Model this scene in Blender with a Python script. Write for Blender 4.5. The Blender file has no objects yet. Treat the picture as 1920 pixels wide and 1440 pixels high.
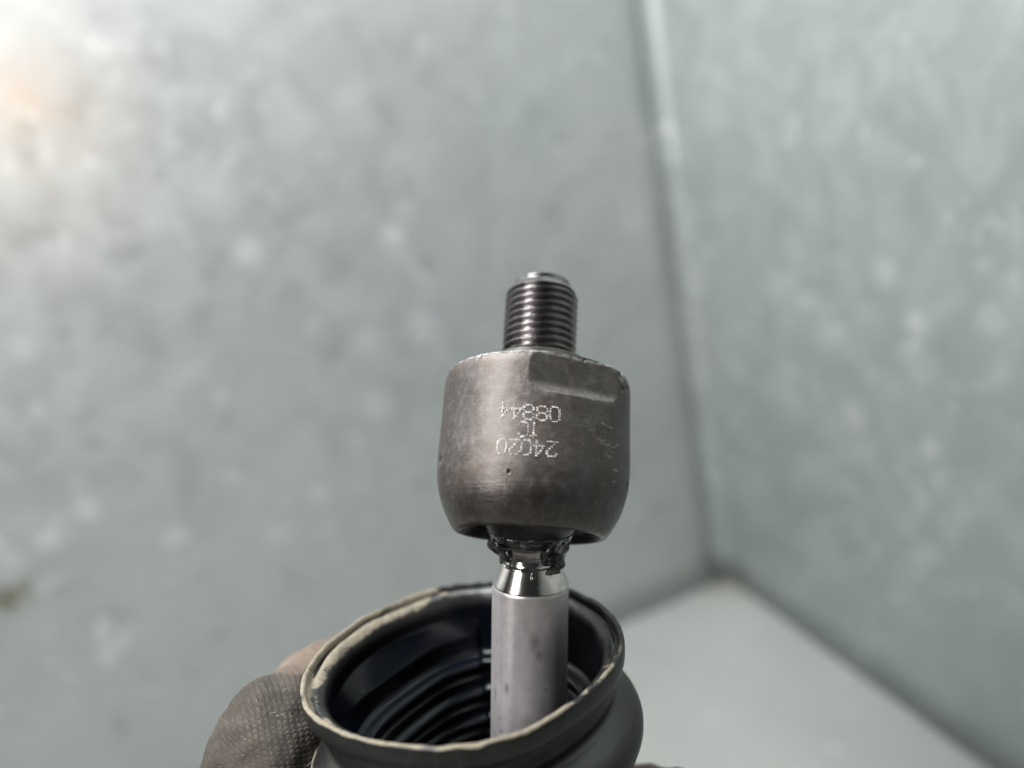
import bpy, math, random
import numpy as np
from mathutils import Matrix, Vector, noise

random.seed(7)
S = bpy.context.scene
COL = S.collection

# ------------------------------------------------------------------ camera
F = 1450.0                      # focal length in photo pixels (1920 wide)
# box axes (x along the left wall, y into the corner, z up) written in camera axes
BX = np.array([0.915, 0.282, -0.290]); BY = np.array([-0.355, 0.217, -0.909]); BZ = np.array([-0.193, 0.935, 0.298])
BX /= np.linalg.norm(BX); BY -= BX * (BX @ BY); BY /= np.linalg.norm(BY); BZ = np.cross(BX, BY)
ROT = np.array([BX, BY, BZ])                       # camera -> world
CORNER_DIST = 0.62
ray = np.array([(1365 - 960) / F, -(1085 - 720) / F, -1.0]); ray /= np.linalg.norm(ray)
CAM_LOC = -(ROT @ (ray * CORNER_DIST))             # the box corner is the world origin

def cam_world(p_mm):                               # camera space in mm -> world metres
    return ROT @ (np.asarray(p_mm, float) * 0.001) + CAM_LOC

cam = bpy.data.cameras.new('camera')
cam.sensor_width = 36.0
cam.lens = 36.0 * F / 1920.0
cam.clip_start = 0.005; cam.clip_end = 50
cam.dof.use_dof = True
cam.dof.focus_distance = 0.137
cam.dof.aperture_fstop = 5.8
cam.dof.aperture_blades = 0
co = bpy.data.objects.new('camera', cam); COL.objects.link(co)
m = Matrix([list(ROT[i]) + [CAM_LOC[i]] for i in range(3)] + [[0, 0, 0, 1]])
co.matrix_world = m
S.camera = co

# ------------------------------------------------------------------ world, lamps, exposure
w = bpy.data.worlds.new('World'); S.world = w; w.use_nodes = True
w.node_tree.nodes['Background'].inputs[0].default_value = (0.80, 0.88, 0.95, 1)
w.node_tree.nodes['Background'].inputs[1].default_value = 0.03

def area(name, pos_mm, target_mm, size, power, color, spread=180, size_y=None):
    l = bpy.data.lights.new(name, 'AREA'); l.energy = power; l.color = color
    l.size = size; l.spread = math.radians(spread)
    if size_y: l.shape = 'RECTANGLE'; l.size_y = size_y
    o = bpy.data.objects.new(name, l); COL.objects.link(o)
    a = Vector(cam_world(pos_mm)); b = Vector(cam_world(target_mm))
    o.location = a; o.rotation_euler = (b - a).to_track_quat('-Z', 'Y').to_euler()
    return o
area('key_lamp', (-560, 240, 340), (0, -20, -150), 0.20, 8.6, (1.0, 0.965, 0.94), size_y=0.45)
area('overhead_lamp', (-300, 540, -90), (-190, 110, -420), 0.34, 11.0, (0.95, 0.98, 1.0))
area('warm_lamp', (-206, 112, -240), (-252, 136, -374), 0.035, 0.014, (1.0, 0.55, 0.26), spread=110)

v = S.view_settings
v.view_transform = 'Standard'; v.look = 'None'; v.gamma = 1; v.exposure = 0.0; v.use_curve_mapping = False
S.render.engine = 'CYCLES'

# ------------------------------------------------------------------ helpers
def mesh_from(name, verts, faces, smooth=True):
    me = bpy.data.meshes.new(name)
    me.from_pydata([tuple(p) for p in verts], [], faces)
    me.update()
    if smooth:
        me.polygons.foreach_set('use_smooth', [True] * len(me.polygons))
    return me

def part(name, me, mat, parent=None, mw=None):
    o = bpy.data.objects.new(name, me); COL.objects.link(o)
    if mat: me.materials.append(mat)
    if parent: o.parent = parent
    if mw is not None: o.matrix_local = mw
    return o

def tag(o, label, cat, group=None):
    o['label'] = label; o['category'] = cat
    if group: o['group'] = group

def attr(me, name, vals):
    a = me.attributes.new(name, 'FLOAT', 'POINT'); a.data.foreach_set('value', np.asarray(vals, np.float32))

def cam_frame(up, origin_mm):
    """world matrix: z along up (camera space), x to the right, y away from the camera"""
    z = np.asarray(up, float); z = z / np.linalg.norm(z)
    x = np.array([1.0, 0, 0]); x = x - z * (x @ z); x /= np.linalg.norm(x)
    y = np.cross(z, x)
    A = np.stack([x, y, z], 1)
    W = ROT @ A; o = cam_world(origin_mm)
    return Matrix([list(W[i]) + [o[i]] for i in range(3)] + [[0, 0, 0, 1]]), A, np.asarray(origin_mm, float)

def px(x, y, depth):                                # pixel and depth -> camera space mm
    return np.array([(x - 960) / F * depth, -(y - 720) / F * depth, -depth])

def chaikin(pts, n=2):
    p = np.asarray(pts, float)
    for _ in range(n):
        q = np.empty((2 * len(p), p.shape[1])); a, b = p[:-1], p[1:]
        q = np.concatenate([[p[0]], np.stack([.75 * a + .25 * b, .25 * a + .75 * b], 1).reshape(-1, p.shape[1]), [p[-1]]])
        p = q
    return p

def resample(p, step):
    d = np.r_[0, np.cumsum(np.linalg.norm(np.diff(p, axis=0), axis=1))]
    n = max(2, int(d[-1] / step) + 1); t = np.linspace(0, d[-1], n)
    return np.stack([np.interp(t, d, p[:, k]) for k in range(p.shape[1])], 1)

def rev_faces(nt, nz, close=False):
    i = np.arange(nt); j = np.arange(nz if close else nz - 1)
    I, J = np.meshgrid(i, j, indexing='ij')
    a = J * nt + I; b = J * nt + (I + 1) % nt; c = ((J + 1) % nz) * nt + (I + 1) % nt; d = ((J + 1) % nz) * nt + I
    return np.stack([a, b, c, d], -1).reshape(-1, 4).tolist()

def lathe(prof, nt, fn=None, cap0=False, cap1=False):
    """prof (r, z) in mm, front (theta 0) faces the camera; fn(theta, r, z) -> r, z"""
    th = np.linspace(0, 2 * np.pi, nt, endpoint=False)
    T, Rr = np.meshgrid(th, prof[:, 0]); _, Z = np.meshgrid(th, prof[:, 1])
    if fn: Rr, Z = fn(T, Rr, Z)
    V = np.stack([Rr * np.sin(T), -Rr * np.cos(T), Z], -1).reshape(-1, 3)
    f = rev_faces(nt, len(prof))
    n = len(V)
    if cap0:
        f.append(list(range(nt - 1, -1, -1)))
    if cap1:
        f.append([n - nt + k for k in range(nt)])
    return V, f, T.ravel(), Rr.ravel(), Z.ravel()

def fnoise(P, scale, octaves=3):
    return np.array([noise.fractal(Vector(p) * scale, 0.6, 2.0, octaves) for p in P])

def surface_nets(fun, lo, hi, step):
    """smooth closed surface where fun(P) = 0 (negative inside)"""
    ax = [np.arange(lo[k], hi[k] + step, step) for k in range(3)]
    n = [len(a) for a in ax]
    G = np.stack(np.meshgrid(*ax, indexing='ij'), -1)
    D = fun(G.reshape(-1, 3)).reshape(n)
    s = D < 0
    cs = [s[a:n[0] - 1 + a, b:n[1] - 1 + b, c:n[2] - 1 + c] for a in (0, 1) for b in (0, 1) for c in (0, 1)]
    tot = sum(x.astype(int) for x in cs); act = (tot > 0) & (tot < 8)
    idx = -np.ones(act.shape, int); idx[act] = np.arange(act.sum())
    acc = np.zeros(act.shape + (3,)); cnt = np.zeros(act.shape)
    cor = [(a, b, c) for a in (0, 1) for b in (0, 1) for c in (0, 1)]
    sl = lambda c: D[c[0]:n[0] - 1 + c[0], c[1]:n[1] - 1 + c[1], c[2]:n[2] - 1 + c[2]]
    for i, a in enumerate(cor):
        for b in cor[i + 1:]:
            if sum(abs(a[k] - b[k]) for k in range(3)) != 1: continue
            da, db = sl(a), sl(b); x = (da < 0) != (db < 0)
            t = np.where(x, da / np.where(x, da - db, 1), 0)
            pos = np.array(a)[None] + t[..., None] * (np.array(b) - np.array(a))
            acc += np.where(x[..., None], pos, 0); cnt += x
    I = np.argwhere(act)
    V = (I + acc[act] / cnt[act][:, None]) * step + np.array(lo)
    faces = []
    for k in range(3):
        u, w_ = (k + 1) % 3, (k + 2) % 3
        A = [slice(None)] * 3; B = [slice(None)] * 3; A[k] = slice(0, -1); B[k] = slice(1, None)
        d0, d1 = s[tuple(A)], s[tuple(B)]
        E = np.argwhere(d0 != d1)
        E = E[(E[:, u] > 0) & (E[:, w_] > 0) & (E[:, u] < n[u] - 1) & (E[:, w_] < n[w_] - 1)]
        if not len(E): continue
        def at(du, dw):
            e = E.copy(); e[:, u] += du; e[:, w_] += dw; return idx[e[:, 0], e[:, 1], e[:, 2]]
        q = np.stack([at(-1, -1), at(0, -1), at(0, 0), at(-1, 0)], 1)
        fl = ~d0[E[:, 0], E[:, 1], E[:, 2]]
        q[fl] = q[fl][:, ::-1]
        faces += q.tolist()
    return V, faces

# ------------------------------------------------------------------ materials
class Mat:
    def __init__(s, name, color=(.5, .5, .5), rough=.5, metal=0.0, spec=.5):
        s.m = bpy.data.materials.new(name); s.m.use_nodes = True
        s.t = s.m.node_tree; s.b = s.t.nodes['Principled BSDF']
        s.b.inputs['Base Color'].default_value = (*color, 1); s.b.inputs['Roughness'].default_value = rough
        s.b.inputs['Metallic'].default_value = metal; s.b.inputs['Specular IOR Level'].default_value = spec
        s.co = None
    def n(s, typ, **kw):
        x = s.t.nodes.new(typ)
        for k, val in kw.items():
            if k in x.inputs.keys(): x.inputs[k].default_value = val
            else: setattr(x, k, val)
        return x
    def link(s, a, b): s.t.links.new(a, b)
    def obj(s):
        if not s.co: s.co = s.n('ShaderNodeTexCoord')
        return s.co.outputs['Object']
    def noise(s, scale, detail=4, rough=.6, dist=0.0, vec=None):
        x = s.n('ShaderNodeTexNoise'); x.inputs['Scale'].default_value = scale; x.inputs['Detail'].default_value = detail
        x.inputs['Roughness'].default_value = rough; x.inputs['Distortion'].default_value = dist
        s.link(vec or s.obj(), x.inputs['Vector']); return x.outputs['Fac']
    def mapping(s, scale=(1, 1, 1), loc=(0, 0, 0)):
        x = s.n('ShaderNodeMapping'); x.inputs['Scale'].default_value = scale; x.inputs['Location'].default_value = loc
        s.link(s.obj(), x.inputs['Vector']); return x.outputs['Vector']
    def voronoi(s, scale, feature='F1', rand=1.0, vec=None, out='Distance'):
        x = s.n('ShaderNodeTexVoronoi'); x.feature = feature; x.inputs['Scale'].default_value = scale
        x.inputs['Randomness'].default_value = rand; s.link(vec or s.obj(), x.inputs['Vector']); return x.outputs[out]
    def ramp(s, src, stops):
        x = s.n('ShaderNodeValToRGB'); e = x.color_ramp.elements
        while len(e) < len(stops): e.new(.5)
        for k, (p, c) in enumerate(stops):
            e[k].position = p; c = c if hasattr(c, '__len__') else (c, c, c); e[k].color = (*c, 1)
        s.link(src, x.inputs['Fac']); return x.outputs['Color']
    def mix(s, fac, a, b, mode='MIX'):
        x = s.n('ShaderNodeMix', data_type='RGBA', blend_type=mode)
        for i, q in ((0, fac), (6, a), (7, b)):
            if hasattr(q, 'is_linked'): s.link(q, x.inputs[i])
            else: x.inputs[i].default_value = q if i == 0 else (*q, 1)
        return x.outputs[2]
    def math(s, op, a, b=0.0):
        x = s.n('ShaderNodeMath', operation=op)
        for i, q in ((0, a), (1, b)):
            if hasattr(q, 'is_linked'): s.link(q, x.inputs[i])
            else: x.inputs[i].default_value = q
        return x.outputs[0]
    def attr(s, name):
        return s.n('ShaderNodeAttribute', attribute_name=name).outputs['Fac']
    def set(s, inp, src): s.link(src, s.b.inputs[inp])
    def bump(s, src, dist, strength=1.0, prev=None):
        x = s.n('ShaderNodeBump'); x.inputs['Distance'].default_value = dist; x.inputs['Strength'].default_value = strength
        s.link(src, x.inputs['Height'])
        if prev: s.link(prev, x.inputs['Normal'])
        s.link(x.outputs['Normal'], s.b.inputs['Normal']); return x.outputs['Normal']

def wall_point(x, y, axis):
    d = ROT @ np.array([(x - 960) / F, -(y - 720) / F, -1.0]); t = -CAM_LOC[axis] / d[axis]
    return CAM_LOC + t * d

def galvanised(name, seed, TINT0, TINT1, axis, blooms):
    M = Mat(name, rough=.45, metal=.55)
    vec = M.mapping(loc=(seed, seed * 2.3, seed * .7))
    big = M.noise(5, 3, .5, .4, vec); mid = M.noise(42, 4, .65, .6, vec)
    c = M.mix(M.ramp(big, [(.35, 0.0), (.68, 1.0)]), TINT0, TINT1)
    c = M.mix(M.math('MULTIPLY', M.ramp(mid, [(.45, 0.0), (.75, 1.0)]), .4), c, (.45, .48, .48))
    c = M.mix(M.math('MULTIPLY', M.ramp(mid, [(.22, 1.0), (.44, 0.0)]), .45), c, (.30, .33, .325))
    # white oxide blooms of uneven size
    wob = M.n('ShaderNodeMix', data_type='VECTOR'); wob.inputs[0].default_value = .06
    nz = M.n('ShaderNodeTexNoise'); nz.inputs['Scale'].default_value = 60; M.link(vec, nz.inputs['Vector'])
    M.link(vec, wob.inputs[4]); M.link(nz.outputs['Color'], wob.inputs[5])
    vd = M.voronoi(34, vec=wob.outputs[1])
    sel = M.ramp(M.noise(17, 2, .5, 0, vec), [(.50, 0.0), (.66, 1.0)])
    spot = M.math('MULTIPLY', M.ramp(vd, [(.10, 1.0), (.34, 0.0)]), sel)
    c = M.mix(M.math('MULTIPLY', spot, .4), c, (.66, .68, .67))
    vd2 = M.voronoi(15, vec=wob.outputs[1])
    sel2 = M.ramp(M.noise(6.3, 2, .5, 0, vec), [(.53, 0.0), (.6, 1.0)])
    c = M.mix(M.math('MULTIPLY', M.math('MULTIPLY', M.ramp(vd2, [(.05, 1.0), (.13, 0.0)]), sel2), .55), c, (.70, .71, .70))
    # small crystalline spangles that catch the eye as pale and dark flecks
    vx = M.n('ShaderNodeTexVoronoi'); vx.inputs['Scale'].default_value = 52; M.link(wob.outputs[1], vx.inputs['Vector'])
    sx_ = M.n('ShaderNodeSeparateColor'); M.link(vx.outputs['Color'], sx_.inputs[0])
    fl = M.math('MULTIPLY', M.ramp(vx.outputs['Distance'], [(.16, 1.0), (.30, 0.0)]), M.ramp(sx_.outputs[0], [(.62, 0.0), (.95, 1.0)]))
    c = M.mix(M.math('MULTIPLY', fl, .5 if axis else .28), c, (.70, .72, .72))
    fd = M.math('MULTIPLY', M.ramp(vx.outputs['Distance'], [(.2, 1.0), (.42, 0.0)]), M.ramp(sx_.outputs[1], [(.70, 0.0), (.95, 1.0)]))
    c = M.mix(M.math('MULTIPLY', fd, .45), c, (.24, .26, .26))
    # single larger oxide blooms and one dirt spot
    for bx_, by_, br_, bk_ in blooms:
        vm = M.n('ShaderNodeVectorMath', operation='DISTANCE'); M.link(M.obj(), vm.inputs[0]); vm.inputs[1].default_value = wall_point(bx_, by_, axis)
        dd = M.math('ADD', vm.outputs['Value'], M.math('MULTIPLY', M.math('SUBTRACT', mid, .5), br_ * .0035))
        c = M.mix(M.math('MULTIPLY', M.ramp(M.math('MULTIPLY', dd, 500.0 / br_), [(.25, 1.0), (.6, 0.0)]), abs(bk_) * (1.0 if axis else .7)), c, (.74, .76, .76) if bk_ > 0 else (.17, .16, .10))
    # dull greenish and brown handling stains
    st = M.ramp(M.noise(9, 5, .7, .8, M.mapping(loc=(seed + 9, 3, 1))), [(.60, 0.0), (.78, 1.0)])
    c = M.mix(M.math('MULTIPLY', st, .35), c, (.30, .31, .24))
    M.set('Base Color', c)
    M.set('Roughness', M.ramp(mid, [(.3, .40), (.7, .58)]))
    M.bump(M.noise(12, 2, .5, 0, vec), .004, .5)
    return M.m

def mat_floor():
    M = Mat('grey_board', rough=.55, spec=.4)
    c = M.mix(M.ramp(M.noise(7, 4, .6), [(.3, 0.0), (.7, 1.0)]), (.195, .207, .193), (.24, .251, .234))
    # rusty dirt collected in the corner itself
    g = M.n('ShaderNodeVectorMath', operation='LENGTH'); M.link(M.obj(), g.inputs[0])
    d = M.math('ADD', g.outputs['Value'], M.math('MULTIPLY', M.math('SUBTRACT', M.noise(60, 4), .5), .035))
    c = M.mix(M.math('MULTIPLY', M.ramp(d, [(.008, 1.0), (.03, 0.0)]), .6), c, (.13, .11, .09))
    sc = M.ramp(M.noise(24, 6, .7, 1.5, M.mapping(scale=(1, 2.2, 1))), [(.56, 0.0), (.74, 1.0)])
    c = M.mix(M.math('MULTIPLY', sc, .35), c, (.17, .175, .155))
    c = M.mix(M.math('MULTIPLY', M.ramp(M.voronoi(40), [(.05, 1.0), (.13, 0.0)]), .35), c, (.40, .41, .39))
    M.set('Base Color', c); M.set('Roughness', M.ramp(M.noise(30, 3), [(.3, .5), (.7, .65)]))
    return M.m

def mat_housing():
    M = Mat('forged_steel', metal=.85)
    a = M.noise(160, 5, .65, .4); b = M.noise(700, 4, .7, .3)
    c = M.mix(M.ramp(a, [(.34, 0.0), (.68, 1.0)]), (.086, .075, .069), (.132, .120, .114))
    c = M.mix(M.math('MULTIPLY', M.ramp(b, [(.50, 0.0), (.72, 1.0)]), .38), c, (.24, .225, .215))
    c = M.mix(M.math('MULTIPLY', M.ramp(b, [(.28, 1.0), (.42, 0.0)]), .45), c, (.055, .047, .041))
    # rust-brown patches
    r = M.ramp(M.noise(75, 5, .7, 1.2), [(.54, 0.0), (.68, 1.0)])
    c = M.mix(M.math('MULTIPLY', r, .45), c, (.14, .09, .065))
    e = M.attr('edge')
    c = M.mix(M.math('MULTIPLY', e, M.ramp(b, [(.35, .2), (.6, 1.0)])), c, (.55, .54, .52))
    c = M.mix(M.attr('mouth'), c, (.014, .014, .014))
    # fine horizontal turning marks
    tm = M.noise(90, 4, .7, 0, M.mapping(scale=(1, 1, 26)))
    M.set('Base Color', c)
    ro = M.mix(M.math('MULTIPLY', M.attr('oil'), .8), M.ramp(b, [(.3, .46), (.7, .60)]), (.26, .26, .26))
    M.set('Roughness', ro)
    n1 = M.bump(tm, .00008, .6)
    M.bump(M.math('ADD', M.math('MULTIPLY', b, .5), M.noise(1900, 3, .7)), .00008, .45, n1)
    return M.m

def mat_steel(name, color, rough, metal=1.0, bumpz=None, dist=.00003, specks=False):
    M = Mat(name, color, rough, metal)
    b = M.noise(500, 4, .6)
    dark = tuple(x * (.85 if specks else .62) for x in color)
    c = M.mix(M.ramp(b, [(.3, 0.0), (.65, 1.0)]), dark, color)
    if specks:
        v = M.voronoi(330); k = M.math('MULTIPLY', M.ramp(v, [(.05, 1.0), (.16, 0.0)]), M.ramp(M.noise(150, 2), [(.54, 0.0), (.60, 1.0)]))
        c = M.mix(M.math('MULTIPLY', k, .75), c, (.06, .055, .05))
        k2 = M.math('MULTIPLY', M.attr('smudge'), M.ramp(M.noise(600, 4, .7), [(.25, .3), (.55, 1.0)]))
        c = M.mix(M.math('MULTIPLY', k2, .75), c, (.09, .08, .07))
        s2 = M.ramp(M.noise(85, 4, .6, .3, M.mapping(scale=(1.6, 1.6, .8), loc=(.02, 0, .03))), [(.58, 0.0), (.72, 1.0)])
        c = M.mix(M.math('MULTIPLY', s2, .4), c, (.2, .185, .18))
    M.set('Base Color', c)
    if bumpz:
        M.bump(M.noise(bumpz, 2, .5, 0, M.mapping(scale=(.02, .02, 1))), dist, .8)
    else:
        M.bump(M.noise(1500, 3), .00003, .5)
    if specks:
        sc = M.ramp(M.noise(260, 3, .6, .3, M.mapping(scale=(1, 1, .06))), [(.35, .36), (.65, .50)])
        M.set('Roughness', sc)
    return M.m

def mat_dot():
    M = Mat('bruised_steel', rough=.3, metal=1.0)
    M.set('Base Color', M.mix(M.attr('pit'), (.40, .375, .36), (.05, .044, .04)))  # pit mixes painted shade into the dot colour, bright metal elsewhere
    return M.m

def mat_rubber():
    M = Mat('black_rubber', rough=.42, spec=.35)
    d = M.attr('dust'); ins = M.attr('inside')
    n = M.noise(130, 5, .68, .7); n2 = M.noise(900, 4, .7)
    base = M.mix(M.ramp(n2, [(.35, 0.0), (.7, 1.0)]), (.007, .0072, .0075), (.013, .013, .0125))
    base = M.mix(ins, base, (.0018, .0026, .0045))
    tan = M.mix(M.ramp(n2, [(.3, 0.0), (.7, 1.0)]), (.155, .132, .095), (.265, .232, .172))
    # dusty film with worn, scraped edges
    k = M.math('ADD', d, M.math('MULTIPLY', M.math('SUBTRACT', n, .5), 2.1))
    k = M.ramp(k, [(.42, 0.0), (.62, 1.0)])
    haze = M.math('MULTIPLY', M.math('MULTIPLY', M.ramp(M.noise(60, 5, .7, 1.0), [(.5, 0.0), (.75, 1.0)]), .09), M.math('SUBTRACT', 1.0, ins))
    c = M.mix(haze, base, (.24, .215, .17))
    c = M.mix(M.math('MULTIPLY', k, .9), c, tan)
    M.set('Base Color', c)
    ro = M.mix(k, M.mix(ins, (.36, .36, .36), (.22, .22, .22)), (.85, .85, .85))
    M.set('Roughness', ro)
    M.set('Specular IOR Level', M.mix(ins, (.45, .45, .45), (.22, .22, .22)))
    M.bump(M.math('ADD', M.math('MULTIPLY', k, .7), M.math('MULTIPLY', n2, .5)), .00008, .4)
    return M.m

def mat_grease():
    M = Mat('dark_grease', (.016, .018, .017), .13, 0.0, .6)
    M.b.inputs['Coat Weight'].default_value = .4
    M.set('Base Color', M.mix(M.ramp(M.noise(500, 3), [(.4, 0.0), (.7, 1.0)]), (.010, .011, .011), (.05, .053, .048)))
    M.bump(M.noise(420, 2, .5, .5), .0002, .4)
    return M.m

def mat_glove():
    M = Mat('knit_glove', rough=.85, spec=.25)
    u = M.attr('knit_u'); v_ = M.attr('knit_v'); coat = M.attr('coating')
    # knitted wales and courses: rows of small V loops
    wl = M.math('FRACT', u)
    tri = M.math('ABSOLUTE', M.math('SUBTRACT', M.math('MULTIPLY', wl, 2.0), 1.0))          # 0 in the middle of a wale
    loop = M.math('FRACT', M.math('ADD', v_, M.math('MULTIPLY', tri, .45)))
    lh = M.math('SINE', M.math('MULTIPLY', loop, math.pi))
    col = M.math('SINE', M.math('MULTIPLY', wl, math.pi))
    h = M.math('MULTIPLY', M.math('POWER', lh, .7), M.math('POWER', col, .6))
    h = M.math('MULTIPLY', h, M.math('SUBTRACT', 1.0, M.math('MULTIPLY', coat, .93)))
    h = M.math('MULTIPLY', h, M.ramp(M.noise(220, 4, .7, .8), [(.36, .25), (.6, 1.0)]))
    n = M.noise(150, 5, .7, .5); n2 = M.noise(1400, 4, .7)
    y = M.mix(M.ramp(n, [(.3, 0.0), (.7, 1.0)]), (.040, .034, .029), (.084, .072, .060))
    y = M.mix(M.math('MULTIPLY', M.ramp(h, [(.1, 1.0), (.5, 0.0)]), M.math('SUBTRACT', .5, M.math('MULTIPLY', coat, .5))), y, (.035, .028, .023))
    y = M.mix(M.math('MULTIPLY', M.math('MULTIPLY', M.ramp(n2, [(.62, 0.0), (.76, 1.0)]), M.ramp(h, [(.5, 0.0), (.9, 1.0)])), .8), y, (.40, .36, .31))
    y = M.mix(M.math('MULTIPLY', M.ramp(M.noise(70, 5, .7, 1.2), [(.50, 0.0), (.66, 1.0)]), .6), y, (.035, .030, .026))
    p = M.mix(M.ramp(n, [(.3, 0.0), (.7, 1.0)]), (.095, .070, .054), (.165, .127, .10))
    M.set('Base Color', M.mix(coat, y, p))
    hh = M.math('ADD', h, M.math('MULTIPLY', n2, .45))
    M.bump(hh, .00022, .8)
    return M.m

MAT = dict(wall_l=galvanised('galvanised_sheet_a', 1.7, (.40, .425, .425), (.45, .465, .46), 1,
                           [(735, 440, 8, .5), (465, 470, 8, .4), (800, 610, 12, .3), (690, 640, 9, .25), (85, 1012, 6, .5), (325, 1005, 7, .4), (200, 1230, 7, .4), (160, 955, 7, .4), (415, 745, 6, .3), (600, 925, 7, .3), (520, 1000, 8, .25), (20, 1120, 9, -.8), (40, 650, 8, .3), (700, 760, 10, .25)]), wall_r=galvanised('galvanised_sheet_b', 6.1, (.27, .305, .296), (.32, .348, .338), 0,
                           [(1720, 605, 7, .5), (1660, 505, 8, .35), (1235, 215, 5, .4), (1212, 110, 4, .4), (1325, 470, 4, .4), (1600, 780, 8, .3), (1860, 600, 7, .3), (1745, 840, 5, .4), (1480, 700, 7, .25)]), floor=mat_floor(),
           housing=mat_housing(), thread=mat_steel('phosphated_steel', (.21, .195, .195), .27),
           collar=mat_steel('oily_steel', (.075, .07, .06), .45),
           polished=mat_steel('turned_steel', (.80, .77, .73), .14, bumpz=5200, dist=.00004),
           rod=mat_steel('satin_steel', (.58, .548, .556), .42, .75, specks=True),
           oily=mat_steel('greased_steel', (.05, .05, .05), .3, .6),
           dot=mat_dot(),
           rubber=mat_rubber(), grease=mat_grease(), glove=mat_glove())
fm = Mat('glove_fibre', (.42, .38, .31), .9); MAT['fibre'] = fm.m

# ------------------------------------------------------------------ the setting: corner of a sheet metal box
def struct(o): o['kind'] = 'structure'; return o
BEND = 0.010
def sheet(name, pts, z0, z1, mat):
    nz = 40; V = []; n = len(pts)
    for k in range(nz + 1):
        z = z0 + (z1 - z0) * k / nz
        for i, (x, y) in enumerate(pts):
            q = .0012 * noise.noise(Vector((x * 6, y * 6, z * 6)))
            V.append((x + q, y + q, z))
    Fc = [[k * n + i, k * n + i + 1, (k + 1) * n + i + 1, (k + 1) * n + i] for k in range(nz) for i in range(n - 1)]
    o = part(name, mesh_from(name, V, Fc), mat)
    md = o.modifiers.new('gauge', 'SOLIDIFY'); md.thickness = .0012; md.offset = -1
    return struct(o)
lp = [(-1.6 + 1.6 * i / 60, 0.0) for i in range(61)]
sheet('wall_left', lp, -.004, 1.3, MAT['wall_l'])
rp = []
for i in range(13):                                       # folded edge with a small bend radius
    a = math.pi / 2 * i / 12
    rp.append((-BEND + BEND * math.sin(a), -.0003 - BEND + BEND * math.cos(a)))
rp += [(0.0, -BEND - .0003 - 1.2 * i / 45) for i in range(1, 46)]
sheet('wall_right', rp, -.004, 1.3, MAT['wall_r'])
nf = 40; V = []; Fc = []
for i in range(nf + 1):
    for j in range(nf + 1):
        V.append((.03 - 1.7 * i / nf, .03 - 1.3 * j / nf, .0))
for i in range(nf):
    for j in range(nf):
        Fc.append([i * (nf + 1) + j, i * (nf + 1) + j + 1, (i + 1) * (nf + 1) + j + 1, (i + 1) * (nf + 1) + j])
struct(part('floor', mesh_from('floor', V, Fc), MAT['floor']))

# ------------------------------------------------------------------ tie rod end
BALL = px(997, 930, 145.0)
ROD_UP = np.array([.012, .996, .087])
ROD_LEN = 150.0
rod_m, rod_A, rod_O = cam_frame(ROD_UP, BALL - ROD_UP / np.linalg.norm(ROD_UP) * ROD_LEN)
tie = bpy.data.objects.new('tie_rod_end', None); COL.objects.link(tie); tie.matrix_world = rod_m
tie.empty_display_size = .02
tag(tie, 'steel tie rod end with threaded stud and stamped ball housing, sticking out of black boot', 'tie rod')
def mm(V, dz=0.0): V = np.array(V, float); V[:, 2] += dz; return V * .001

# rod shank
prof = resample(np.array([(6.2, -ROD_LEN), (7.25, -ROD_LEN + 1), (7.25, -17.1), (7.1, -16.9)]), .35)
V, f, T, R_, Z = lathe(prof, 128, cap0=True)
me = mesh_from('rod', mm(V, ROD_LEN), f)
Tw = (T + math.pi) % (2 * math.pi) - math.pi; sm = np.zeros(len(V))
for d, z, rx, rz, k in [(6, -25.2, 1.0, 1.4, .8), (12, -27.6, .8, 1.0, .6), (-36, -34.6, .45, .9, 1.0), (-62, -37, .25, 1.2, .9), (-58, -26.5, .3, .4, .7), (-24, -26.3, .3, .4, .6), (20, -38, 1.5, 2.2, .4), (-50, -41, .4, .5, .6), (150, -30, 2, 3, .5)]:
    sm = np.maximum(sm, k * np.exp(-((Tw - math.radians(d)) * 7.25 / rx) ** 2 - ((Z - z) / rz) ** 2))
attr(me, 'smudge', sm)
part('rod', me, MAT['rod'], tie)
# turned shoulder
prof = np.array([(7.1, -16.95), (7.22, -16.8), (7.2, -16.6), (5.5, -12.7), (5.3, -12.45), (4.3, -12.3)])
prof = resample(prof, .12)
def turn(T, r, z): return r + .012 * np.sin(z * 2 * math.pi / .28), z
V, f, T, R_, Z = lathe(prof, 128, turn)
part('shoulder', mesh_from('shoulder', mm(V, ROD_LEN), f), MAT['polished'], tie)
# ball stud
an = np.linspace(math.radians(90), math.radians(-62), 40)
prof = np.concatenate([np.stack([10.3 * np.cos(an), 10.3 * np.sin(an)], 1)[1:], [(4.9, -9.2)]])
V, f, T, R_, Z = lathe(resample(prof, .25), 96)
part('ball', mesh_from('ball', mm(V, ROD_LEN), f), MAT['oily'], tie)
prof = np.array([(4.95, -8.6), (4.9, -9.6), (4.8, -10.4), (4.75, -11.4), (4.9, -12.1), (5.1, -12.5)])
V, f, T, R_, Z = lathe(resample(prof, .12), 96, turn)
part('stud_neck', mesh_from('stud_neck', mm(V, ROD_LEN), f), MAT['polished'], tie)

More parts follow.
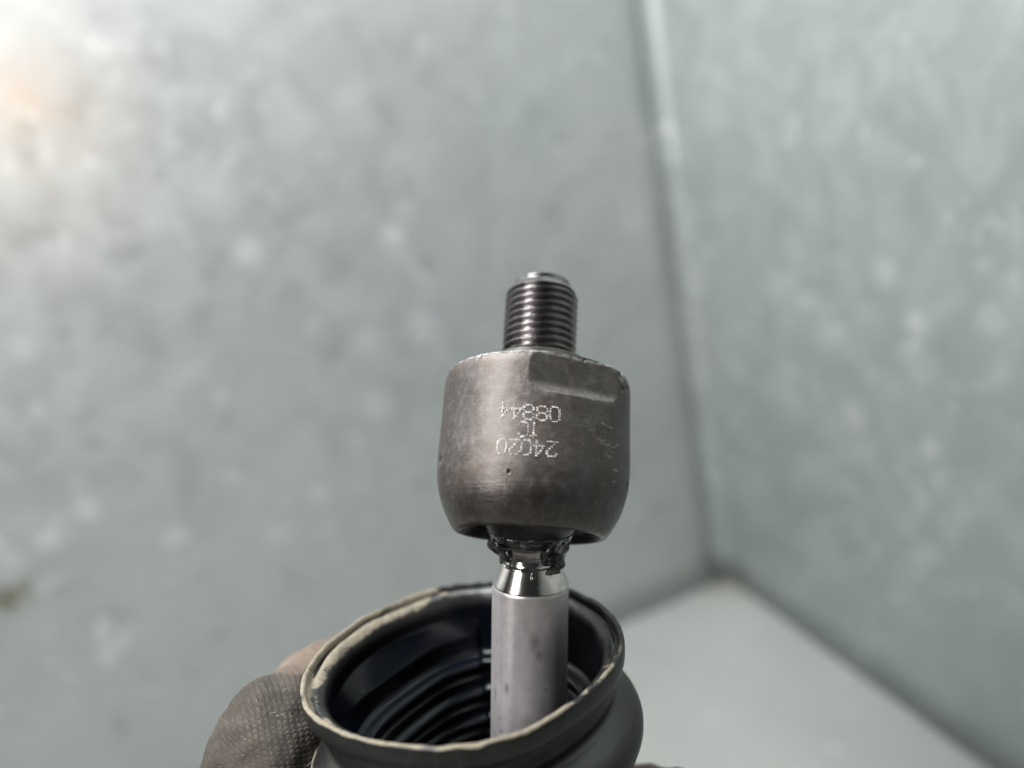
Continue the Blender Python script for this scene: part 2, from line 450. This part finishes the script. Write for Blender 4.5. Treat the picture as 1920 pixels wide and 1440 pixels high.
# housing, tilted on the ball
HB = 7.5                                            # ball centre above the open end
TILT = math.radians(18.0); LEAN = math.radians(3.4)
H_UP = np.array([math.sin(LEAN), math.cos(LEAN) * math.cos(TILT), -math.sin(TILT)])
_, h_A, _ = cam_frame(H_UP, BALL)
rel = rod_A.T @ h_A
hm = Matrix([list(rel[i]) + [0] for i in range(3)] + [[0, 0, 0, 1]])
hm = Matrix.Translation((0, 0, ROD_LEN * .001)) @ hm
H = 30.5
hp = [(8.5, 9), (9.8, 6), (11.2, 3.0), (12.3, 1.2), (12.9, .35), (13.5, .0), (14.2, .35), (15.2, 1.9), (16.3, 4.2), (17.15, 7.0), (17.6, 10.5), (17.7, 15),
      (17.5, 21), (17.35, 27), (17.2, 29.0), (16.7, 30.0), (15.9, 30.5), (13.0, 31.2), (10.6, 31.8)]
hp = chaikin(hp, 3); hp[:, 0] += .5 * np.clip((hp[:, 1] - 2) / 8, 0, 1) * (hp[:, 0] > 13) + .25 * np.clip((hp[:, 1] - 20) / 8, 0, 1) * (hp[:, 0] > 13)
hp = resample(hp, .22)
DENT = [(math.radians(d), z, s, k) for d, z, s, k in
        [(57, 29.0, .9, .7), (63, 29.8, .8, .8), (59, 26.5, .55, .5), (66, 27.4, .6, .4), (-38, 29.6, .5, .35), (-22, 30.1, .4, .3), (-9, 30.2, .4, .35),
         (30, 30.0, .35, .3), (-14, 8.4, .28, .5), (72, 9.5, .5, .5), (-70, 12, .8, .35), (82, 20, .5, .3)]]
GOUGE = []                                           # theta0, z0, theta1, z1, width, height
for t0, z0, t1, z1 in [(39, 18.6, 48, 18.3), (47, 14.6, 56, 16.2), (36, 15.6, 41, 15.5), (38, 15.0, 46, 15.2), (42, 13.2, 46, 13.0),
                       (50, 11.0, 54, 11.1), (51, 8.9, 55, 9.2), (43, 14.5, 48, 14.0), (30, 16.9, 33, 16.95)]:
    GOUGE.append((math.radians(t0), z0, math.radians(t1), z1))
TF = math.radians(23.5); DF = 15.75; ZF = H - 5.6
def house(T, r, z):
    r = r.copy(); z = z.copy()
    out = np.arange(len(hp))[:, None] > np.argmin(np.abs(hp[:, 0] - 14.2) + 10 * (hp[:, 1] > 3))
    for t0 in (TF, TF + math.pi):
        d = (T - t0 + math.pi) % (2 * math.pi) - math.pi
        ok = np.abs(d) < 1.2
        fl = DF / np.cos(np.where(ok, d, 0))
        s = np.clip(ZF - z, 0, 2.3); ramp = 2.3 - np.sqrt(np.maximum(2.3 ** 2 - s ** 2, 0)); ramp = np.where(ZF - z > 2.3, 50, ramp)
        lim = np.where(ok, fl + ramp, 99)
        k = .05                                      # slightly broken edges
        r = np.where(out, -k * np.logaddexp(-r / k, -np.minimum(lim, 90) / k), r)
    dx = 17.4
    for t0, zz, s, dp in DENT:
        d2 = (((T - t0 + math.pi) % (2 * math.pi) - math.pi) * dx) ** 2 + (z - zz) ** 2
        r = r - np.where(out, dp * np.exp(-d2 / s ** 2), 0) + np.where(out, .22 * dp * np.exp(-(np.sqrt(d2) - 1.5 * s) ** 2 / (s * .5) ** 2), 0)
    for t0, z0, t1, z1 in GOUGE:
        ax, ay, bx, by = t0 * dx, z0, t1 * dx, z1
        X = ((T + math.pi) % (2 * math.pi) - math.pi) * dx
        u = np.clip(((X - ax) * (bx - ax) + (z - ay) * (by - ay)) / ((bx - ax) ** 2 + (by - ay) ** 2), 0, 1)
        ex = X - ax - u * (bx - ax); ey = z - ay - u * (by - ay)
        d = np.sqrt(ex ** 2 + ey ** 2); tap = np.sin(np.clip(u, .02, .98) * math.pi) ** .5
        r = r - np.where(out, .16 * tap * np.exp(-(d / .12) ** 2), 0) + np.where(out, .07 * tap * np.exp(-((d - .24) / .12) ** 2), 0)
    return r, z
NT = 640
V, f, T, R_, Z = lathe(hp, NT, house)
nz = fnoise(V, .55, 4); dirn = V.copy(); dirn[:, 2] = 0; dirn /= np.linalg.norm(dirn, axis=1)[:, None]
rag = np.exp(-((Z - 30.1) / .6) ** 2) * .09 + np.exp(-((Z - .2) / .7) ** 2) * .10 + .012
V += dirn * (nz * rag)[:, None]
V[:, 2] += nz * np.exp(-((Z - 30.3) / .8) ** 2) * .07
me = mesh_from('housing', mm(V, -HB), f)
Tw = (T + math.pi) % (2 * math.pi) - math.pi
edge = .75 * np.exp(-((Z - 30.15) / .28) ** 2) * (R_ > 14.5)
dfl = np.abs(Tw - TF)
edge = np.maximum(edge, .2 * np.exp(-((Z - (ZF - 2.0)) / .8) ** 2) * (dfl < .45))
for t0, z0, t1, z1 in GOUGE:
    X = Tw * 17.4; u = np.clip((X - t0 * 17.4) / ((t1 - t0) * 17.4), 0, 1); d = np.hypot(X - 17.4 * (t0 + u * (t1 - t0)), Z - (z0 + u * (z1 - z0)))
    edge = np.maximum(edge, .35 * np.exp(-((d - .12) / .12) ** 2))
attr(me, 'edge', np.clip(edge, 0, 1))
oil = np.clip((7.5 - Z) / 3, 0, 1) + np.clip(np.sin(Tw - .4), 0, 1) * .35
attr(me, 'oil', np.clip(oil, 0, 1))
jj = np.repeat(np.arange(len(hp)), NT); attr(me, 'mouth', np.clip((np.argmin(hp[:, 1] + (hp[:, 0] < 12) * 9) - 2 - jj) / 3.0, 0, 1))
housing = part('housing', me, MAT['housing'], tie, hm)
housing['label'] = 'dark forged ball housing with a milled wrench flat'

# inner bearing cup seen in the mouth of the housing
prof = resample(np.array([(12.2, 1.6), (11.4, 1.9), (10.7, 2.6), (10.4, 4.0), (10.45, 7.0)]), .3)
V, f, *_ = lathe(prof, 96)
part('bearing_cup', mesh_from('bearing_cup', mm(V, -HB), f), MAT['grease'], housing)

# collar and threaded stud
prof = resample(chaikin([(11.2, 31.2), (10.2, 32.9), (9.7, 33.9), (9.2, 34.1), (7.8, 34.2), (6.6, 34.3)], 2), .15)
V, f, *_ = lathe(prof, 160)
V += (fnoise(V, 1.1, 3) * .07)[:, None] * (V * [1, 1, 0]) / 10
part('collar', mesh_from('collar', mm(V, -HB), f), MAT['collar'], tie, hm)
zt = np.linspace(34.0, 51.4, 390); PITCH = 1.5
prof = np.stack([np.full_like(zt, 7.0), zt], 1)
def thread(T, r, z):
    ph = (z / PITCH - T / (2 * math.pi)) % 1.0
    t = np.abs(ph * 2 - 1)
    cut = np.clip((t - .10) / .72, 0, 1)              # crest, flank, rounded root
    cut = np.where(cut > .85, .85 + (cut - .85) * .3, cut)
    r = 7.35 - .95 * cut
    r = np.minimum(r, 6.8 + np.clip((z - 34.9) / 1.0, -.3, 3))            # run-out
    ch = 5.65 + np.clip(50.3 - z, 0, 9) * .8                              # chamfered nose
    r = np.minimum(r, np.maximum(ch, 0)); r = np.where(z > 51.0, r - (z - 51.0) * .9, r)
    return r, z
V, f, T, R_, Z = lathe(prof, 256, thread)
n0 = len(V); rim = V[-256:]
for rr in (.8, .4):
    V = np.concatenate([V, rim * [rr, rr, 1] + [0, 0, .05]])
for q in range(2):
    b0 = n0 - 256 + q * 256
    f += [[b0 + k, b0 + (k + 1) % 256, b0 + 256 + (k + 1) % 256, b0 + 256 + k] for k in range(256)]
f.append([n0 + 256 + k for k in range(256)])
part('threaded_stud', mesh_from('threaded_stud', mm(V, -HB), f), MAT['thread'], tie, hm)

# dot-peened digits, read upside down: 08844 / 1C / 24020
GL = {'0': [(1, 0), (2, 0), (3, 0), (.2, 1), (3.8, 1), (0, 2), (4, 2), (0, 3), (4, 3), (0, 4), (4, 4), (.2, 5), (3.8, 5), (1, 6), (2, 6), (3, 6)],
      '8': [(1, 0), (2, 0), (3, 0), (0, 1), (4, 1), (0, 2), (4, 2), (1, 3), (2, 3), (3, 3), (0, 4), (4, 4), (0, 5), (4, 5), (1, 6), (2, 6), (3, 6)],
      '4': [(3, 0), (2.2, 1), (3, 1), (1.4, 2), (3, 2), (.6, 3), (3, 3), (0, 4), (1, 4), (2, 4), (3, 4), (4, 4), (3, 5), (3, 6)],
      '2': [(0, 1), (.8, 0), (2, 0), (3.2, 0), (4, 1), (3.9, 2), (3, 3), (2, 4), (1, 5), (0, 6), (1, 6), (2, 6), (3, 6), (4, 6)],
      '1': [(1, 1), (2, 0), (2, 1), (2, 2), (2, 3), (2, 4), (2, 5), (2, 6), (3, .6)],
      'C': [(4, 1), (3, 0), (2, 0), (1, .2), (.2, 1), (0, 2), (0, 3), (0, 4), (.2, 5), (1, 5.8), (2, 6), (3, 6), (4, 5)]}
rows = [('0', 1041, 777), ('8', 1017, 775), ('8', 992, 773), ('4', 969, 771), ('4', 946, 770),
        ('1', 1001, 807), ('C', 982, 805),
        ('2', 1035, 842), ('4', 1011, 841), ('0', 987, 839), ('2', 965, 838), ('0', 941, 837)]
def on_housing(x, y):                                # where the stamped mark lies on the housing wall
    o = h_A.T @ (-BALL); d = h_A.T @ px(x, y, 1.0)
    a = d[0] ** 2 + d[1] ** 2
    r = 17.6
    for _ in range(4):
        b = o[0] * d[0] + o[1] * d[1]; c = o[0] ** 2 + o[1] ** 2 - r * r
        t = (-b - math.sqrt(b * b - a * c)) / a
        p = o + t * d; r = float(np.interp(p[2] + HB, [7, 10.5, 15, 21, 27], [17.45, 18.05, 18.18, 18.02, 18.05]))
    return math.atan2(p[0], -p[1]), p[2], r
nd = 8
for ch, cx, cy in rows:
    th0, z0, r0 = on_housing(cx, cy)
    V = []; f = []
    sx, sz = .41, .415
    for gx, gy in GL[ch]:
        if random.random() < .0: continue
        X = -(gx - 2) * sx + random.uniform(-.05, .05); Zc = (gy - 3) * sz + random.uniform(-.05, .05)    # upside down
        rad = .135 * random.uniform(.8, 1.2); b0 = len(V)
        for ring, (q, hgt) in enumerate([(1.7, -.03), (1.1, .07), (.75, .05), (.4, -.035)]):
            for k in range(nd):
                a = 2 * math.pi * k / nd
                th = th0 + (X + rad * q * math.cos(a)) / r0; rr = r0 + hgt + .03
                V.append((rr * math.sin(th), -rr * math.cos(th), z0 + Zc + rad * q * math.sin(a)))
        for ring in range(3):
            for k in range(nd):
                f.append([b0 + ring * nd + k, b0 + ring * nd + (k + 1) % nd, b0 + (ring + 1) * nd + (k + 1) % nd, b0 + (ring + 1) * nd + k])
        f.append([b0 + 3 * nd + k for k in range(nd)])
    dm = mesh_from('stamped_digit', mm(V), f); attr(dm, 'pit', ([1.0] * nd + [.0] * nd * 2 + [.35] * nd) * (len(V) // (4 * nd)))  # painted shadow groove: dark outer ring on each dot, weaker in its centre
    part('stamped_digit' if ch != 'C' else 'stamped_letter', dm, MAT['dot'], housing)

# grease squeezed out round the neck of the ball stud
def grease(P):
    x, y, z = P[:, 0], P[:, 1], P[:, 2]
    rr = np.hypot(x, y); th = np.arctan2(x, -y)
    prof_r = 6.2 + .55 * np.clip(z + 9.5, -4, 4)     # funnel widening upwards
    wall = np.abs(rr - prof_r + .6) - .95
    d = np.maximum(wall, np.abs(z + 9.2) - 3.0)
    win = np.maximum(np.maximum(-1.1 - th, th - .42) * 5.0, np.abs(z + 10.2) - 2.7)      # bare window where the neck shines through
    d = np.maximum(d, -win)
    def blob(c, r, e=(1, 1, 1)): return (np.linalg.norm((P - c) / np.array(e), axis=1) - r)
    for c, r, e in [((-6.2, -1.2, -8.8), 1.7, (1.1, 1, 1.1)), ((-5.3, -2.6, -10.9), .85, (1, 1, 1.3)), ((-4.2, -3.8, -12.5), .5, (1.4, 1, .8)),
                    ((5.0, -2.0, -8.8), 2.0, (1, 1, 1.3)), ((5.0, -2.6, -11.5), 1.25, (1, 1, 1.5)), ((3.5, -4.7, -13.0), .68, (2.7, 1, .8)),
                    ((-1.3, -5.2, -12.5), .7, (2.2, 1, .8)), ((.3, -5.8, -13.8), .5, (1, 1, 1.7)), ((.5, -6.0, -6.9), .9, (2.6, 1, .7))]:
        b = blob(np.array(c), r, e); k = .7
        hh = np.clip(.5 + .5 * (d - b) / k, 0, 1); d = d * (1 - hh) + b * hh - k * hh * (1 - hh)
    d += .30 * np.sin(x * 1.5 + 1) * np.sin(y * 1.7 + .5) * np.sin(z * 1.9)
    return d
V, f = surface_nets(grease, (-10, -10, -15), (10, 10, -4), .22)
part('grease', mesh_from('grease', mm(V, ROD_LEN), f), MAT['grease'], tie)
def tube(pts, rad, nt=6):
    P = resample(chaikin(pts, 2), max(rad * 3, .3)); V = []; f = []
    for i, p in enumerate(P):
        t = P[min(i + 1, len(P) - 1)] - P[max(i - 1, 0)]; t /= np.linalg.norm(t)
        u = np.cross(t, [.31, .9, .2]); u /= np.linalg.norm(u); w_ = np.cross(t, u)
        rr = rad * (1 - .6 * abs(2 * i / (len(P) - 1) - 1) ** 3)
        for k in range(nt): V.append(p + rr * (math.cos(2 * math.pi * k / nt) * u + math.sin(2 * math.pi * k / nt) * w_))
    for i in range(len(P) - 1):
        for k in range(nt): f.append([i * nt + k, i * nt + (k + 1) % nt, (i + 1) * nt + (k + 1) % nt, (i + 1) * nt + k])
    return V, f
for a in ([(-6.2, -11.6, -6.4), (-4.6, -10, -7.2), (-2.6, -6.6, -8.2)], [(-4.9, -11.6, -6.5), (-3.2, -9.6, -7.4), (-1.6, -6.2, -8.3)], [(6.4, -9.8, -6.3), (5.4, -8.3, -7.0), (4.4, -5.6, -8.0)]):
    V, f = tube(a, .10)
    part('grease_strand', mesh_from('grease_strand', mm(V, ROD_LEN), f), MAT['grease'], tie)

# ------------------------------------------------------------------ rubber boot
outer = [(561, 1313), (563, 1294), (568, 1268), (580, 1238), (600, 1216), (630, 1190), (659, 1170), (698, 1147), (748, 1125), (798, 1107), (857, 1092), (925, 1085),
         (1000, 1089), (1068, 1102), (1098, 1112), (1129, 1133), (1152, 1156), (1166, 1175), (1172, 1195), (1168, 1222), (1150, 1247), (1110, 1289), (1058, 1334),
         (1004, 1364), (922, 1391), (841, 1405), (776, 1404), (713, 1396), (651, 1378), (609, 1361), (580, 1340), (566, 1325)]
RIM_C = px(870, 1214, 143.5)
B_UP = np.array([-.128, .97, .17])
LB = 78.0
boot_m, b_A, _ = cam_frame(B_UP, RIM_C)
base_m, _, _ = cam_frame(B_UP, RIM_C - B_UP / np.linalg.norm(B_UP) * LB)
th_r = []; r_r = []
for x, y in outer:
    o = b_A.T @ (-RIM_C); d = b_A.T @ px(x, y, 1.0); t = -o[2] / d[2]; p = o + t * d
    th_r.append(math.atan2(p[0], -p[1])); r_r.append(math.hypot(p[0], p[1]))
th_r = np.array(th_r); r_r = np.array(r_r)
K = 7
Af = np.stack([np.ones_like(th_r)] + [g(k * th_r) for k in range(1, K) for g in (np.cos, np.sin)], 1)
cf = np.linalg.lstsq(np.vstack([Af, np.eye(Af.shape[1]) * .15 * np.r_[0, np.repeat(np.arange(1, K), 2) / K]]), np.r_[r_r, np.zeros(Af.shape[1])], rcond=None)[0]
def rim_r(T): return cf[0] + sum(cf[2 * k - 1] * np.cos(k * T) + cf[2 * k] * np.sin(k * T) for k in range(1, K))
print('rim radius', r_r.min(), r_r.max(), cf[0])
R0 = cf[0]
# profile: radius offset from the rim, depth z; inside first (bottom to lip), then outside (lip to bottom)
NC = 5
outp = [(-.6, .0), (-.25, -.02), (.0, -.3), (.05, -1.2), (-.1, -3.2), (-.5, -4.3), (-1.6, -4.7), (-2.1, -5.2), (-2.2, -6.6), (-1.9, -8.0), (-2.6, -9.4), (-2.7, -10.4)]
inn = [(-.95, -.2), (-1.25, -1.1), (-1.7, -1.3), (-2.1, -.75), (-2.9, -.8), (-4.0, -1.6), (-4.5, -3.0), (-4.75, -4.6), (-4.9, -8), (-5.0, -12.5), (-5.6, -14.2)]
zc = -10.4; pit = 11.5
for c in range(NC):
    sh = -c * 2.9
    outp += [(-1.0 + sh, zc - .8), (1.3 + sh, zc - 2.4), (2.3 + sh, zc - 5.0), (1.8 + sh, zc - 7.8), (-.4 + sh, zc - 9.7), (-3.4 + sh, zc - 10.6), (-4.6 + sh - 1, zc - pit)]
    zc -= pit
zi = -14.4
while zi > zc + 4:
    sh = (zi + 14.4) * 2.9 / 11.5
    inn += [(-8.3 + sh, zi - .2), (-8.8 + sh, zi - .8), (-8.5 + sh, zi - 1.5), (-6.9 + sh, zi - 2.6), (-6.4 + sh, zi - 3.6), (-6.9 + sh, zi - 4.7)]
    zi -= 5.6
rs = 7.35 - R0
outp += [(rs + 3.2, zc - 1), (rs + 2.6, zc - 4), (rs + 2.6, -LB + .5), (rs + 1.8, -LB)]
inn = [q for q in inn if q[1] > zc + 3] + [(rs + .5, zc - .5), (rs + .05, zc - 3), (rs + .05, -LB + .4), (rs + .6, -LB)]
groove_i = (1, 2)
P = np.array(inn[::-1] + outp)
tags = np.array([[0.0]] * len(inn) + [[1.0]] * len(outp))
P = np.concatenate([P, tags], 1)
P = resample(chaikin(P, 2), .28)
# where the shank leaves the boot, in boot coordinates
sh_p = b_A.T @ (BALL - RIM_C); sh_d = b_A.T @ (-ROD_UP / np.linalg.norm(ROD_UP))
t = (-LB - sh_p[2]) / sh_d[2]; END = (sh_p + t * sh_d)[:2]; endslope = sh_d[:2] / sh_d[2]
NB = 300
th = np.linspace(0, 2 * np.pi, NB, endpoint=False)
T, DR = np.meshgrid(th, P[:, 0]); _, Zb = np.meshgrid(th, P[:, 1]); _, TG = np.meshgrid(th, P[:, 2])
w_ = np.clip(-Zb / 22.0, 0, 1); w_ = w_ * w_ * (3 - 2 * w_)                     # rim deformation dies out with depth
Rb = R0 * w_ + rim_r(T) * (1 - w_) + DR
# the lip is split by a groove round the back, closed at the front
back = .5 - .5 * np.cos(T)                                                     # 0 at the front, 1 at the back
gz = np.clip((back - .38) / .18, 0, 1)
gr = np.exp(-((DR + 1.4) / .42) ** 2) * (Zb > -2.0)
Zb = Zb - gr * gz * .9 - np.where(TG < .5, (1 - gz) * 1.3 * np.clip((-DR - 1.4) / .7, 0, 1) * np.clip((Zb + 9) / 5, 0, 1), 0)
Tq = (T + math.pi) % (2 * math.pi) - math.pi
cxy = np.clip((-Zb - 8) / (LB - 8), 0, 1) ** 1.6
Rb = Rb - 4.0 * np.exp(-((Tq + 2.2) / .75) ** 2) * np.clip((-Zb - 6) / 4, 0, 1) * np.clip((34 + Zb) / 12, 0, 1)
X = Rb * np.sin(T) + cxy * END[0]; Y = -Rb * np.cos(T) + cxy * END[1]
V = np.stack([X, Y, Zb], -1).reshape(-1, 3)
nn = fnoise(V, .16, 3); lipw = np.exp(-(V[:, 2] / 3.0) ** 2)
V[:, 2] += nn * .35 * lipw
V += (fnoise(V, .5, 3) * (.03 + .0 * lipw) * (TG.ravel() * .9 + .1))[:, None] * np.stack([np.sin(T).ravel(), -np.cos(T).ravel(), np.zeros(T.size)], 1)
f = rev_faces(NB, len(P), close=True)
Tf = T.ravel(); Zf = Zb.ravel(); tg = TG.ravel(); dr = DR.ravel()
lip = np.where(tg > .5, np.exp(-(np.clip(-Zf - .05, 0, 9) / .35) ** 2), np.exp(-(np.clip(-Zf - 1.2, 0, 9) / 1.2) ** 2))
left = .5 - .5 * np.sin(Tf); front = .5 + .5 * np.cos(Tf)
amt = np.clip(.16 + .62 * left + .50 * front - .3 * (1 - front) * (1 - left), 0, .80)
dust = lip * amt + .62 * np.clip((dr + .5) / 2, 0, 1) * (Zf < -9) * (tg > .5) * left ** 2 + .22 * (tg > .5) * np.exp(-((Zf + 5.2) / .7) ** 2) * left
dust *= np.where((tg < .5) & (Zf < -5), 0, 1)
dust = np.where(gr.ravel() * gz.ravel() > .55, dust * .2, dust)
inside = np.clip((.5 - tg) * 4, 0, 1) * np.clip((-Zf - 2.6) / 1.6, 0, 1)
# split into two parts: thick lip ring and pleated sleeve
boot = bpy.data.objects.new('rubber_boot', None); COL.objects.link(boot); boot.matrix_world = base_m; boot.empty_display_size = .02
tag(boot, 'dusty black rubber bellows boot with open flared mouth, gripped by the gloved hand', 'rubber boot')
fa = np.array(f); lipf = Zf[fa].mean(1) > -4.7
for nme, sel in (('lip', lipf), ('bellows', ~lipf)):
    ids, inv = np.unique(fa[sel], return_inverse=True)
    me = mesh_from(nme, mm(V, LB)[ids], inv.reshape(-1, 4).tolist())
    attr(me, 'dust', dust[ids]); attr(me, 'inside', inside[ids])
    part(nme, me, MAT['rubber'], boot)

# ------------------------------------------------------------------ gloved hand
hand_m, g_A, _ = cam_frame((0, 1, 0), (-62, -176, -128))
HO = np.array([-62, -176, -128.0])
# chains of (point in camera mm, radius), knuckle to tip
chains = {
    'index': [((-45.2, -71, -142), 9.9), ((-44.8, -66, -147), 9.6), ((-40.5, -64, -161), 8.8), ((-29.5, -60, -172.5), 8.0), ((-9, -59, -181), 7.8), ((10, -66, -179), 7.2)],
    'middle': [((-44, -86, -138), 11.0), ((-40, -78, -152), 9.6), ((-28, -74, -172), 8.8), ((0, -86, -187), 8.4), ((22, -95, -177), 8.0), ((33.8, -86.0, -157), 7.4)],
    'ring': [((-46, -106, -136), 10.8), ((-41, -100, -154), 9.2), ((-26, -101, -172), 8.4), ((0, -107, -184), 8.0), ((24, -114, -174), 7.6), ((30, -108, -160), 7.0)],
    'little': [((-47, -124, -134), 9.8), ((-41, -118, -152), 8.2), ((-26, -120, -167), 7.6), ((-4, -125, -176), 7.2), ((16, -130, -169), 6.6)],
    'thumb': [((-52, -140, -118), 12.5), ((-40, -122, -108), 11.5), ((-22, -108, -106), 10.2), ((0, -102, -107), 8.8), ((10, -101, -110), 7.6)],
    'palm1': [((-45.5, -71, -142), 10.6), ((-52, -104, -132), 13), ((-62, -160, -128), 17)],
    'palm2': [((-44, -86, -138), 11.5), ((-56, -125, -130), 14), ((-62, -160, -128), 18)],
    'palm3': [((-46, -106, -136), 11.5), ((-57, -135, -130), 14), ((-62, -160, -128), 18)],
    'palm4': [((-47, -124, -134), 11), ((-58, -145, -130), 14), ((-62, -160, -128), 18)],
    'wrist': [((-62, -160, -128), 19), ((-70, -190, -122), 22), ((-78, -215, -118), 26)],
}
bones = []
for nme, ch in chains.items():
    s = 0.0
    for (a, ra), (b, rb) in zip(ch[:-1], ch[1:]):
        a = np.array(a, float); b = np.array(b, float); L = np.linalg.norm(b - a)
        bones.append((a, b, ra, rb, s, nme)); s += L
def hand_sdf(P, want=False):
    d = np.full(len(P), 1e9); best = np.full(len(P), 1e9); uu = np.zeros(len(P)); vv = np.zeros(len(P)); bi = np.zeros(len(P), int)
    for i, (a, b, ra, rb, s, nme) in enumerate(bones):
        ab = b - a; L2 = ab @ ab; t = np.clip((P - a) @ ab / L2, 0, 1)
        q = P - a - t[:, None] * ab
        e = np.linalg.norm(q, axis=1) - (ra + (rb - ra) * t)
        k = 5.0 if nme.startswith('palm') or nme == 'wrist' else 2.2
        h = np.clip(.5 + .5 * (d - e) / k, 0, 1); d = np.where(d > 1e8, e, d * (1 - h) + e * h - k * h * (1 - h))
        if want:
            z = ab / math.sqrt(L2); ux = np.cross(z, [0.3, .2, 1]); ux /= np.linalg.norm(ux); uy = np.cross(z, ux)
            ang = np.arctan2(q @ uy, q @ ux); m_ = e < best
            best = np.where(m_, e, best); uu = np.where(m_, ang * 10.0 / 1.55, uu); vv = np.where(m_, (s + t * math.sqrt(L2)) / .62, vv); bi = np.where(m_, i, bi)
    d += .35 * np.sin(P[:, 0] * .55 + P[:, 1] * .3) * np.sin(P[:, 1] * .42 + 1) * np.sin(P[:, 2] * .5)
    return (d, uu, vv, bi) if want else d
V, f = surface_nets(hand_sdf, (-108, -215, -206), (46, -34, -88), 1.0)
_, uu, vv, bi = hand_sdf(V, True)
# knit columns run up the hand: use plain coordinates so that rows stay continuous over the joints
uu = (V[:, 0] * .95 - V[:, 2] * .45 + V[:, 1] * .12) / 1.15 + .25 * fnoise(V, .12, 3)
vv = (V[:, 1] + .25 * V[:, 0]) / .62 + .5 * fnoise(V + 40, .2, 2)
wr = fnoise(V, .10, 3)
coat = np.clip((-V[:, 2] - 149.0 + wr * 8) / 5.0, 0, 1)
tmp = mesh_from('tmp', V, f); V = V + np.array([q.normal[:] for q in tmp.vertices]) * (fnoise(V, .17, 3) * .7 - .5 * np.abs(fnoise(V * [1, 1.7, 1] + 70, .11, 2)))[:, None]
me = mesh_from('glove', (((V - HO) @ g_A)) * .001, f)
attr(me, 'knit_u', uu); attr(me, 'knit_v', vv); attr(me, 'coating', coat)
hand = bpy.data.objects.new('gloved_hand', None); COL.objects.link(hand); hand.matrix_world = hand_m; hand.empty_display_size = .02
tag(hand, 'hand in a worn brown-grey knitted work glove gripping the rubber boot', 'hand')
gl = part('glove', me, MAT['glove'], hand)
sm = gl.modifiers.new('soft', 'SMOOTH'); sm.iterations = 3
sb = gl.modifiers.new('sub', 'SUBSURF'); sb.levels = 1; sb.render_levels = 1
# loose fibres standing off the knit
nrm = np.array([v_.normal[:] for v_ in me.vertices]); Vl = (V - HO) @ g_A
cand = np.where((coat < .5) & (V[:, 1] > -110) & (V[:, 0] < -30))[0]
FV = []; FF = []
for i in random.sample(list(cand), min(260, len(cand))):
    p = Vl[i]; n = nrm[i]; L = random.uniform(.5, 1.9)
    b = np.array([random.gauss(0, .8) for _ in range(3)])
    a, g = tube([p - n * .2, p + n * L * .5 + b * .2, p + n * L * .8 + b * .8], .025, 3)
    o0 = len(FV); FV += list(a); FF += [[k + o0 for k in q] for q in g]
fo = part('loose_fibres', mesh_from('loose_fibres', np.array(FV) * .001, FF), MAT['fibre'], hand); fo['kind'] = 'stuff'
